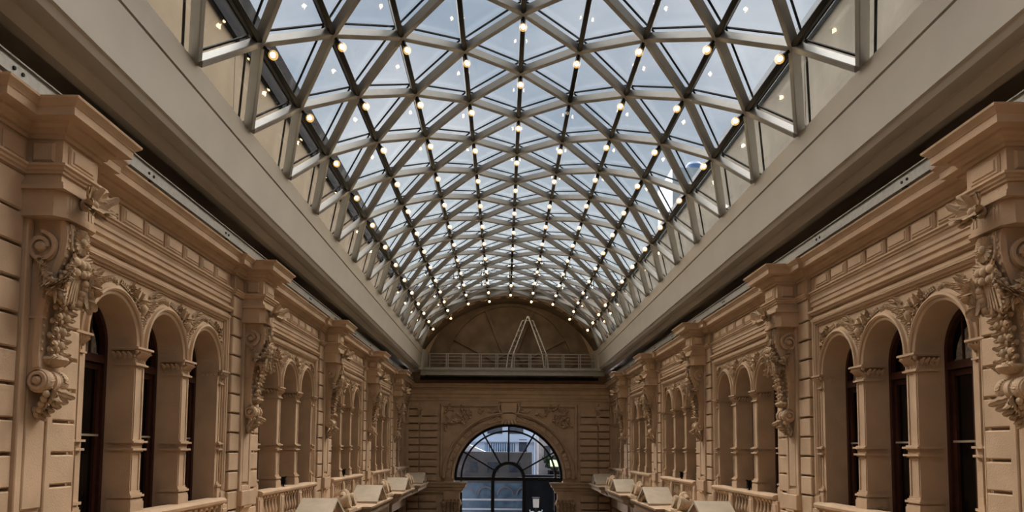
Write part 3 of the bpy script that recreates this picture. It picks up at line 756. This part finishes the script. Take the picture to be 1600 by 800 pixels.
# tympanum: half disc with ring, ribs and hub
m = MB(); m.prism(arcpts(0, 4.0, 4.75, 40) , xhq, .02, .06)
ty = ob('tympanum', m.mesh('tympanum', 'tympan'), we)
for r, w, nm in ((4.35, .16, 'ring'), (1.05, .12, 'hub_ring')):
    ob(nm, MB().sweep(arcpts(0, 4.55, r * .83 if r > 2 else r * .8, 40), [(-w / 2, .05), (-w / 2, .24), (w / 2, .24), (w / 2, .05)], xhq).mesh(nm, 'tympan', 25), ty)
for a in (28, 68, 112, 152):
    a = math.radians(a); u = Vector((math.cos(a), math.sin(a))); n = Vector((-u.y, u.x)) * .07; c = Vector((0, 4.55))
    pts = [c + u * .84 - n, c + u * 3.6 - n, c + u * 3.6 + n, c + u * .84 + n]
    ob('rib', MB().prism(pts, xhq, .05, .22).mesh('rib', 'tympan'), ty)
# end arch: soffit and face closing the vault
sa = math.radians(59); A = [(R_N + .16) * 1 for _ in (0,)]
arc = [((R_N + .10) * math.sin(-sa + 2 * sa * i / 40), HC + (R_N + .10) * math.cos(-sa + 2 * sa * i / 40)) for i in range(41)]
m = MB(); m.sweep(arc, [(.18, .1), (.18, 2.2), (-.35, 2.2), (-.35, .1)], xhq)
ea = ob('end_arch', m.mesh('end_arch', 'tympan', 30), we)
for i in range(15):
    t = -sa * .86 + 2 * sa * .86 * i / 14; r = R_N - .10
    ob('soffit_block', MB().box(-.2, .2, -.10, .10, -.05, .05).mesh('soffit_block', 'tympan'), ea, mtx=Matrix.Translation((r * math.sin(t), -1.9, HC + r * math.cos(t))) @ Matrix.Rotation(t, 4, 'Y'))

# ---- great window
win = bpy.data.objects.new('window_1', None); COL.objects.link(win); win.location = (EX, ZEND + .35, H); struct(win, 'great round-arched iron window in the end wall', 'window')
WB = -6.5
ring = lambda r, w, n=48: MB().sweep(arcpts(0, AH, r, n), [(-w / 2, -.06), (-w / 2, .07), (w / 2, .07), (w / 2, -.06)], xhq)
ob('outer_frame', ring(2.99, .16).mesh('outer_frame', 'iron'), win); ob('arch_bar', ring(2.66, .10).mesh('arch_bar', 'iron'), win); ob('inner_arch', ring(.86, .19, 32).mesh('inner_arch', 'iron'), win)
for a in (30, 60, 90, 120, 150):
    a = math.radians(a); u = Vector((math.cos(a), math.sin(a))); n = Vector((-u.y, u.x)) * .045; c = Vector((0, AH))
    ob('radial_bar', MB().prism([c + u * .9 - n, c + u * 3.0 - n, c + u * 3.0 + n, c + u * .9 + n], xhq, -.05, .06).mesh('radial_bar', 'iron'), win)
ob('transom', MB().box(-3.05, 3.05, -.10, .08, AH - .13, AH + .06).mesh('transom', 'iron'), win)
for x, w in ((-.88, .19), (.88, .19), (-2.66, .11), (2.66, .11)): ob('mullion', MB().box(x - w / 2, x + w / 2, -.08, .08, WB, AH).mesh('mullion', 'iron'), win)
def sector(r0, r1, a0, a1, n=8):
    return [(r0 * math.cos(a0 + (a1 - a0) * i / n), AH + r0 * math.sin(a0 + (a1 - a0) * i / n)) for i in range(n + 1)] + [(r1 * math.cos(a1 + (a0 - a1) * i / n), AH + r1 * math.sin(a1 + (a0 - a1) * i / n)) for i in range(n + 1)]
pr = lambda pts: MB().prism(pts, xhq, -.008, .008).mesh('pane', 'wpane', smooth=False)
for i in range(6):
    a0, a1 = math.radians(30 * i), math.radians(30 * i + 30)
    ob('pane', pr(sector(.92, 2.64, a0, a1)), win); ob('pane', pr(sector(2.68, 2.98, a0, a1)), win)
ob('pane', pr(arcpts(0, AH, .80, 16)), win)
for x0, x1 in ((-2.62, -.96), (-.8, .8), (.96, 2.62)): ob('pane', pr([(x0, WB), (x1, WB), (x1, AH - .1), (x0, AH - .1)]), win)

# ================================================================== SIDE WINDOWS
def side_window_meshes():
    r = AR - .012; ms = {}
    fr = MB()
    for e in (-1, 1): a, b = sorted((e * r, e * (r - .075))); fr.box(-.10, .035, a, b, -1.72, SPR)
    fr.sweep(arcpts(0, SPR, r, 24), [(0, -.10), (0, .035), (.075, .035), (.075, -.10)], shd)
    ms['frame'] = fr.mesh('frame', 'wood', 30)
    ms['transom'] = MB().box(-.09, .05, -r + .07, r - .07, 1.19, 1.27).box(-.09, .03, -r + .07, r - .07, 1.27, 1.31).mesh('transom', 'wood')
    lf = MB()
    for e in (-1, 1):
        for x0, x1 in ((r - .165, r - .085), (.005, .075)): a, b = sorted((e * x0, e * x1)); lf.box(-.09, -.005, a, b, -1.70, 1.18)
        a, b = sorted((e * .075, e * (r - .165))); lf.box(-.085, -.01, a, b, 1.10, 1.18); lf.box(-.085, -.01, a, b, -1.70, -1.35)
    ms['leaf'] = lf.mesh('leaf', 'wood')
    ms['pane'] = MB().box(-.06, -.045, -r + .08, r - .08, -1.6, 1.19).mesh('pane', 'dark_glass', smooth=False)
    ms['fanlight'] = MB().prism(arcpts(0, SPR, r - .07, 20) + [(r - .07, 1.30), (-r + .07, 1.30)], shd, -.06, -.045).mesh('fanlight', 'dark_glass', smooth=False)
    ms['glazing_bar'] = MB().box(-.04, .0, -r + .085, r - .085, .145, .175).mesh('glazing_bar', 'barlight')
    ms['blind'] = MB().prism(arcpts(0, SPR - .1, r - .18, 20) + [(r - .10, 1.31), (-r + .10, 1.31)], shd, -.044, -.03).mesh('blind', 'blind')
    ib = MB()
    for e in (-1, 1): ib.box(-.03, 0, e * .25 - .012, e * .25 + .012, 1.31, SPR + .45)
    ms['fan_bar'] = ib.mesh('fan_bar', 'wood')
    return ms
SWM = side_window_meshes()
ORD = ['nearest', 'second', 'third', 'fourth', 'farthest']; WH = {-1: 'first', 0: 'middle', 1: 'last'}
wn = 2
for sd in (1, -1):
    for bi, c in enumerate(BAY):
        for k in (-1, 0, 1):
            if c + k * ASP > ZEND - .7: continue
            w = bpy.data.objects.new('window_%d' % wn, None); COL.objects.link(w); wn += 1
            w.location = (XC - sd * (HALF + DEEP - .02), c + k * ASP, H); w.scale = (sd, 1, 1)
            struct(w, '%s arched window of the %s trio on the %s wall, dark with mahogany frame' % (WH[k], ORD[bi], 'left' if sd > 0 else 'right'), 'window')
            for nm in ('frame', 'transom', 'leaf', 'pane', 'fanlight', 'glazing_bar', 'fan_bar'): ob(nm, SWM[nm], w)
            if (bi, k) in ((0, -1), (0, 1), (1, -1), (2, 0)) and not (sd > 0 and k == 1): ob('blind', SWM['blind'], w)

# ================================================================== BALUSTRADES
def balu():
    rail = MB().sweep([(.0, -2.36), (.0, 2.36)], [(-.10, -1.07), (.13, -1.07), (.14, -1.05), (.19, -1.03), (.20, -.985), (.17, -.955), (.12, -.94), (-.10, -.94)], dsh).mesh('rail', 'stone', 30)
    base = MB().sweep([(.0, -2.36), (.0, 2.36)], [(-.05, -1.76), (.20, -1.76), (.20, -1.68), (.16, -1.65), (.14, -1.62), (-.05, -1.62)], dsh).mesh('plinth', 'stone', 30)
    ped = MB().box(-.05, .15, -.15, .15, -1.76, -1.07).cbox(.15, .17, -.10, .10, -1.55, -1.14, .01).mesh('pedestal', 'stone')
    b = MB().box(.02, .14, -.06, .06, -1.63, -1.585).box(.02, .14, -.06, .06, -1.115, -1.07)
    b.lathe([(.05, -1.585), (.055, -1.56), (.035, -1.54), (.045, -1.50), (.062, -1.44), (.06, -1.39), (.035, -1.28), (.026, -1.20), (.04, -1.185), (.03, -1.165), (.05, -1.13), (.05, -1.115)], 10, (.08, 0, 0))
    return rail, base, ped, b.mesh('baluster', 'stone', 40)
BR, BB, BPD, BLM = balu()
for sd in (1, -1):
    for bi, c in enumerate(BAY):
        o = bpy.data.objects.new('balustrade', None); COL.objects.link(o); o.location = (XC - sd * HALF, c, H); o.scale = (sd, 1, 1)
        tag(o, 'stone balustrade below the %s trio of arched windows on the %s wall' % (ORD[bi], 'left' if sd > 0 else 'right'), 'balustrade', 'balustrades below the windows')
        ob('rail', BR, o); ob('plinth', BB, o)
        for k in (-1.5, -.5, .5, 1.5): ob('pedestal', BPD, o, (0, k * ASP, 0))
        for k in (-1, 0, 1):
            for j in range(5): ob('baluster', BLM, o, (0, k * ASP + (j - 2) * .23, 0))

sp_b = MB().box(-.05, .05, -.045, .045, .06, .24).mesh('housing', 'dark_steel'); sp_f = MB().box(-.015, .015, -.015, .015, 0, .08).box(-.04, .04, -.03, .03, 0, .012).mesh('bracket', 'dark_steel'); sp_v = MB().box(.05, .065, -.05, .05, .22, .255).mesh('visor', 'dark_steel')
for sd in (1, -1):
    for bi in (1, 2):
        o = bpy.data.objects.new('spotlight', None); COL.objects.link(o); o.location = (XC - sd * (HALF - .07), BAY[bi] - .45, H - .94); o.scale = (sd, 1, 1)
        tag(o, 'small black spotlight on the %s wall balustrade, %s trio of windows' % ('left' if sd > 0 else 'right', ORD[bi]), 'spotlight', 'spotlights on the balustrades')
        ob('housing', sp_b, o); ob('bracket', sp_f, o); ob('visor', sp_v, o)

# ================================================================== PEDIMENTS on the ledge
def pedi():
    T = -1.24; E = -1.72; e = 1.02; d0, d1 = .42, 1.30
    sl = MB().add([(d, s, h + o) for o in (0, -.07) for d, s, h in ((d0, 0, T), (d1, 0, T), (d1, -e, E), (d0, -e, E))], [(0, 1, 2, 3), (4, 5, 6, 7), (0, 1, 5, 4), (1, 2, 6, 5), (2, 3, 7, 6), (3, 0, 4, 7)])
    rk = MB().sweep([(-e, E - .09), (0, T - .09), (e, E - .09)], [(.12, d1 - .30), (.12, d1 - .09), (.06, d1 - .08), (.02, d1 - .05), (-.01, d1 - .04), (-.01, d1 - .30)], shd)
    ty = MB().prism([(-e + .2, E - .06), (e - .2, E - .06), (0, T - .17)], shd, d0, d1 - .28)
    return sl.mesh('roof_slab', 'pale_stone', smooth=False), rk.mesh('raking_cornice', 'stone', 25), ty.mesh('tympanum', 'stone')
PS, PK, PT = pedi()
def scroll_orn():
    m = MB(); m.box(-.25, .25, -.42, .42, 0, .07)
    for e in (-1, 1):
        m.lathe([(0, -.22), (.13, -.22), (.15, -.18), (.11, 0), (.15, .18), (.13, .22), (0, .22)], 14, (.02, e * .26, .20), basis((1, 0, .25)))
        m.tube([(.05, e * (.26 - .05 * t), .33 + .05 * math.sin(t)) for t in range(5)], .06, 8)
        for i in range(4): m.leaf((.1, e * (.1 + .08 * i), .1), (.4, e * .4, 1), (1, 0, .3), .2, .12, curl=.3)
    m.lathe([(0, .0), (.10, .02), (.12, .1), (.09, .2), (.13, .28), (.1, .36), (.03, .40), (0, .41)], 12, (.05, 0, .07))
    return m.mesh('scroll_ornament', 'relief', 45)
SO = scroll_orn()
for sd in (1, -1):
    side = 'left' if sd > 0 else 'right'
    for bi, c in enumerate(BAY):
        if bi == 0: continue
        o = bpy.data.objects.new('pediment', None); COL.objects.link(o); o.location = (XC - sd * HALF, c, H); o.scale = (sd, 1, 1)
        tag(o, 'small pale-capped stone gable on the ledge below the %s window trio, %s wall' % (ORD[bi], side), 'pediment', 'gables on the ledges')
        ob('roof_slab', PS, o); ob('roof_slab', PS, o, mtx=Matrix.Scale(-1, 4, (0, 1, 0))); ob('raking_cornice', PK, o); ob('tympanum', PT, o)
        s = c + PITCH / 2
        if s < ZEND - 1:
            g = ob('scroll_ornament', SO, None, (XC - sd * (HALF - .86), c + 2.55, H - 1.79), (sd * 1.25, 1.35, 1.35))
            tag(g, 'carved stone scrolls with a finial on the %s ledge beyond the %s gable' % (side, ['', 'nearest', 'second', 'third', 'fourth'][bi]), 'ornament', 'scroll carvings on the ledges')

# ================================================================== RAILS above the cornices, walkway, ladder
for sd in (1, -1):
    o = bpy.data.objects.new('metal_rail', None); COL.objects.link(o); o.location = (XC - sd * (HALF - .34), 0, H + 3.72); o.scale = (sd, 1, 1)
    tag(o, 'long galvanised steel channel rail lying above the %s cornice' % ('left' if sd > 0 else 'right'), 'rail')
    ob('channel', MB().box(-.02, .02, 3, 41, .05, .22).box(-.05, .05, 3, 41, .22, .235).box(-.05, .05, 3, 41, .035, .05).mesh('channel', 'rail'), o)
    sup = MB().box(-.03, .03, -.05, .05, 0, .05).mesh('foot', 'dark_steel'); bolt = MB().lathe([(0, .012), (.022, .012), (.022, 0)], 8, (.02, 0, .13), basis((1, 0, 0))).mesh('bolt', 'dark_steel')
    for i in range(13):
        y = 4.5 + 2.9 * i; ob('foot', sup, o, (0, y, 0)); ob('bolt', bolt, o, (0, y - .07, 0)); ob('bolt', bolt, o, (0, y + .07, 0))

wk = bpy.data.objects.new('walkway', None); COL.objects.link(wk); wk.location = (EX, 40.3, H + 4.02); tag(wk, 'steel maintenance walkway with railing across the far end of the hall', 'walkway')
ob('deck', MB().box(-4.7, 4.9, .03, 1.2, .28, .36).mesh('deck', 'walk'), wk)
ob('fascia', MB().box(-4.75, 4.85, 0, .04, .29, .43).mesh('fascia', 'walk'), wk); ob('beam', MB().box(-4.85, 5.2, .02, .12, 0, .26).box(-4.85, 5.2, -.03, .12, .23, .26).box(-4.85, 5.2, -.03, .12, 0, .03).mesh('beam', 'walk'), wk)
px = [-4.36 + .905 * i for i in range(11)]
post = MB().box(-.025, .025, -.02, .02, .36, 1.20).mesh('post', 'walk')
for i, x in enumerate(px):
    ob('post', post, wk, (x, .06, 0))
    if 0 < i < 10: ob('post', post, wk, (x + .10, .06, 0))
for z, t in ((1.19, .045), (1.02, .03), (.84, .03), (.66, .03)): ob('rail', MB().box(px[0], px[-1], .045, .075, z - t / 2, z + t / 2).mesh('rail', 'walk'), wk)
ob('soffit_beam', MB().box(-4.9, 4.9, .35, .55, -.22, -.05).mesh('soffit_beam', 'dark_steel'), wk)

ld_ = bpy.data.objects.new('folding_ladder', None); COL.objects.link(ld_); ld_.location = (EX + 1.0, 40.85, H + 4.38); tag(ld_, 'tall aluminium folding ladder standing as an A on the walkway', 'ladder')
for e, nm in ((-1, 'ladder_half'), (1, 'ladder_half')):
    m = MB(); r = []
    for y in (-.22, .22):
        top = Vector((e * (.03 if y < 0 else .30), y, 2.95 if y < 0 else 2.80)); knee = Vector((e * (.80 if y < 0 else 1.08), y, .85)); foot = Vector((e * (.92 if y < 0 else 1.18), y, 0))
        m.bar(top, knee, .06, .05, (0, 1, 0)); m.bar(knee, foot, .06, .05, (0, 1, 0)); r.append((top, knee, foot))
    half = ob(nm, m.mesh(nm, 'alu'), ld_)
    for i in range(7):
        u = (i + .4) / 7; p0 = r[0][0].lerp(r[0][1], u); p1 = r[1][0].lerp(r[1][1], u)
        ob('rung', MB().bar(p0, p1, .03, .03).mesh('rung', 'alu'), half)
ob('hinge', MB().box(-.30, .30, .19, .25, 2.78, 2.83).box(-.05, .05, -.25, .25, 2.88, 2.98).mesh('hinge', 'alu'), ld_)

# ================================================================== OUTSIDE, seen through the glass
def ext(name, me, loc, label, cat): return tag(ob(name, me, None, loc), label, cat)
pl = bpy.data.objects.new('parapet_wall', None); COL.objects.link(pl); pl.location = (XC - 6.75, 0, H + 4); tag(pl, 'tan rendered wall outside the left flank of the glass vault', 'outside wall')
for i in range(8): ob('panel', MB().box(-.3, 0, -4 + i * 7, -4 + i * 7 + 6.97, 0, 5.75).mesh('panel', 'ext_l'), pl)
ob('coping', MB().box(-.4, .12, -4, 52, 5.6, 6.95).mesh('coping', 'coping'), pl)
prr = bpy.data.objects.new('parapet_wall', None); COL.objects.link(prr); prr.location = (XC + 6.75, 0, H + 4); tag(prr, 'grey stained wall outside the right flank of the glass vault', 'outside wall')
for i in range(8): ob('panel', MB().box(0, .3, -4 + i * 7, -4 + i * 7 + 6.97, 0, 5.55).mesh('panel', 'ext_r'), prr)
ob('coping', MB().box(-.1, .4, -4, 52, 5.55, 6.15).mesh('coping', 'coping_r'), prr)
ob('conduit', MB().tube([(-.05, 4, 2.6), (-.05, 12, 2.6), (-.05, 12.1, 2.4), (-.05, 30, 2.4)], .03, 6).mesh('conduit', 'coping'), prr)
# far roof terrace
tr = bpy.data.objects.new('roof_terrace', None); COL.objects.link(tr); tr.location = (XC, 47, H); tag(tr, 'lilac grey roof terrace with a guard rail beyond the vault end', 'building')
ob('wall', MB().box(-14, 14, 0, 4, 5, 9.7).mesh('wall', 'tower'), tr); ob('slab', MB().box(-14, 14, -.2, 4, 9.7, 10.35).mesh('slab', 'lilac'), tr)
gp = MB().box(-.025, .025, 0, .05, 10.35, 11.45).mesh('rail_post', 'coping')
for i in range(15): ob('rail_post', gp, tr, (-12.6 + i * 1.8, 0, 0))
for z in (10.9, 11.43): ob('guard_rail', MB().box(-13, 13, 0, .04, z - .02, z + .02).mesh('guard_rail', 'coping'), tr)
# pale tower on the right
tw = bpy.data.objects.new('tower_block', None); COL.objects.link(tw); tw.location = (24.5, 82, 0); tag(tw, 'pale tower block with a blue rooftop tank, seen through the right flank of the vault', 'building')
ob('body', MB().box(-5.6, 5, 0, 8, 0, H + 32.0).mesh('body', 'tower'), tw)
wv = MB().box(-.5, .5, -.1, 0, 0, 1.4).mesh('window', 'bldg_win')
for i in range(6):
    for j in range(5): ob('window', wv, tw, (-2.4 + 1.5 * j, 0, H + 13 + 2.9 * i))
ob('tank', MB().lathe([(1.0, 0), (1.0, .9), (.7, 1.3), (0, 1.45)], 16, (-2.6, 2, H + 32)).mesh('tank', 'blue_tank'), tw)

# street seen through the great window
b1 = bpy.data.objects.new('office_building', None); COL.objects.link(b1); b1.location = (0, 62, 0); tag(b1, 'pale blue office building behind the great window', 'building')
ob('facade', MB().box(-7, 2.6, 0, 6, 0, H + 7).mesh('facade', 'bldg_white'), b1)
for h in (.62, 2.9): ob('sill', MB().box(-6.9, 2.6, -.35, 0, H + h, H + h + .16).mesh('sill', 'bldg_white'), b1)
for x0, x1, h0, h1 in ((-1.35, -.1, 1.3, 1.95), (.45, 1.65, 1.3, 1.95), (-3.2, -2.3, 1.3, 1.95), (-1.35, -.1, 3.3, 4.3), (.45, 1.65, 3.3, 4.3)):
    w = ob('window', MB().box(x0, x1, -.06, .02, H + h0, H + h1).mesh('window', 'bldg_win'), b1); ob('window_head', MB().box(x0 - .1, x1 + .1, -.14, 0, H + h1, H + h1 + .14).mesh('window_head', 'bldg_white'), w)
ob('door', MB().box(1.3, 1.95, -.06, .02, H - .3, H + .85).mesh('door', 'bldg_win'), b1)
gr = ob('grille', MB().box(-1.55, .95, -.05, 0, H - .2, H + .52).mesh('grille', 'bldg_blue'), b1)
slat = MB().box(-.03, .03, -.12, -.05, 0, .72).mesh('slat', 'bldg_white')
for i in range(13): ob('slat', slat, gr, (-1.45 + .19 * i, 0, H - .2))
b2 = bpy.data.objects.new('concrete_block', None); COL.objects.link(b2); b2.location = (0, 52, 0); tag(b2, 'low dark grey concrete building across the street', 'building')
ob('facade', MB().box(-5, 2.0, 0, 4, H - 2.35, H - .18).mesh('facade', 'bldg_grey'), b2); ob('roof', MB().add([(-3.4, .2, H - .17), (-1.3, .2, H - .17), (-3.4, .2, H + .75), (-3.4, 3, H - .17), (-1.3, 3, H - .17), (-3.4, 3, H + .75)], [(0, 1, 2), (3, 4, 5), (0, 1, 4, 3), (1, 2, 5, 4), (2, 0, 3, 5)]).mesh('roof', 'bldg_white'), b2)
for x in (-2.6, -1.1, .4): ob('window', MB().box(x, x + .8, -.04, .02, H - 1.6, H - .9).mesh('window', 'bldg_win'), b2)
lw = ob('shop_front', MB().box(-5, 2.0, 0, 4, 0, H - 2.35).mesh('shop_front', 'bldg_blue'), b2)
for i in range(4):
    m = MB().sweep(arcpts(-2.55 + 1.35 * i, H - 3.15, .58, 16), [(0, -.0), (0, .12), (.09, .12), (.09, 0)], xhq); ob('reflected_arch', m.mesh('reflected_arch', 'lilac'), lw)  # arcs modelled to imitate reflections of the hall in the glass
for h in (H - 3.55, H - 4.2): ob('band', MB().box(-5, 2, -.1, 0, h, h + .12).mesh('band', 'bldg_white'), lw)
b3 = bpy.data.objects.new('corner_house', None); COL.objects.link(b3); b3.location = (0, 57, 0); tag(b3, 'pink plaster corner house at the right of the great window', 'building')
ob('facade', MB().box(2.7, 9, 0, 6, 0, H + 1.1).mesh('facade', 'bldg_pink'), b3); ob('side_wing', MB().box(3.4, 9, -2.5, 0, 0, H - 1.55).mesh('side_wing', 'bldg_dark'), b3)
ob('cornice', MB().box(2.6, 9, -.2, 0, H + .95, H + 1.2).mesh('cornice', 'bldg_white'), b3)
for x in (3.1, 4.3): ob('window', MB().box(x, x + .5, -.05, .02, H - 1, H + .3).mesh('window', 'bldg_win'), b3)
aw = MB().add([(2.5, 0, 0), (4.6, 0, 0), (4.6, -.8, -.45), (2.5, -.8, -.45), (2.5, 0, -.06), (4.6, 0, -.06), (4.6, -.8, -.51), (2.5, -.8, -.51)], [(0, 1, 2, 3), (4, 5, 6, 7), (0, 1, 5, 4), (1, 2, 6, 5), (2, 3, 7, 6), (3, 0, 4, 7)])
ob('awning', aw.mesh('awning', 'awning'), b3, (.9, -2.5, H - .75))
sh = MB()
for i in range(90): sh.leaf((random.uniform(-.9, .9), random.uniform(-.4, .4), random.uniform(0, .9)), (random.uniform(-1, 1), random.uniform(-1, 1), 1), (0, -1, .3), .35, .2)
ob('shrub', sh.mesh('shrub', 'green'), b3, (4.0, -1.7, H - 1.56))
ext('street_wall', MB().box(1.5, 7, 0, 1, 0, H - 1.75).box(1.5, 7, -.15, 1, H - 1.85, H - 1.70).mesh('street_wall', 'bldg_dark'), (0, 50, 0), 'dark street wall behind the lantern', 'wall')
sl = bpy.data.objects.new('street_lantern', None); COL.objects.link(sl); sl.location = (2.12, 48, 0); tag(sl, 'white square street lantern with curled arms outside the great window', 'street lamp')
ob('pole', MB().tube([(0, 0, 0), (0, 0, H - 3.75)], .05, 8).mesh('pole', 'iron'), sl)
ob('lantern', MB().prism([(-.17, H - 3.70), (.17, H - 3.70), (.2, H - 3.12), (-.2, H - 3.12)], xhq, -.18, .18).mesh('lantern', 'opal'), sl); ob('cap', MB().box(-.24, .24, -.24, .24, H - 3.12, H - 3.06).mesh('cap', 'iron'), sl)
for e in (-1, 1): ob('arm', MB().tube([(0, 0, H - 4.1), (e * .2, 0, H - 3.95), (e * .36, 0, H - 4.0), (e * .40, 0, H - 3.85)], .035, 6).mesh('arm', 'opal'), sl)
ext('street_ground', MB().box(-40, 40, 0, 80, -.4, -.05).mesh('street_ground', 'bldg_grey'), (0, 43, 0), 'grey street outside the end window', 'street')
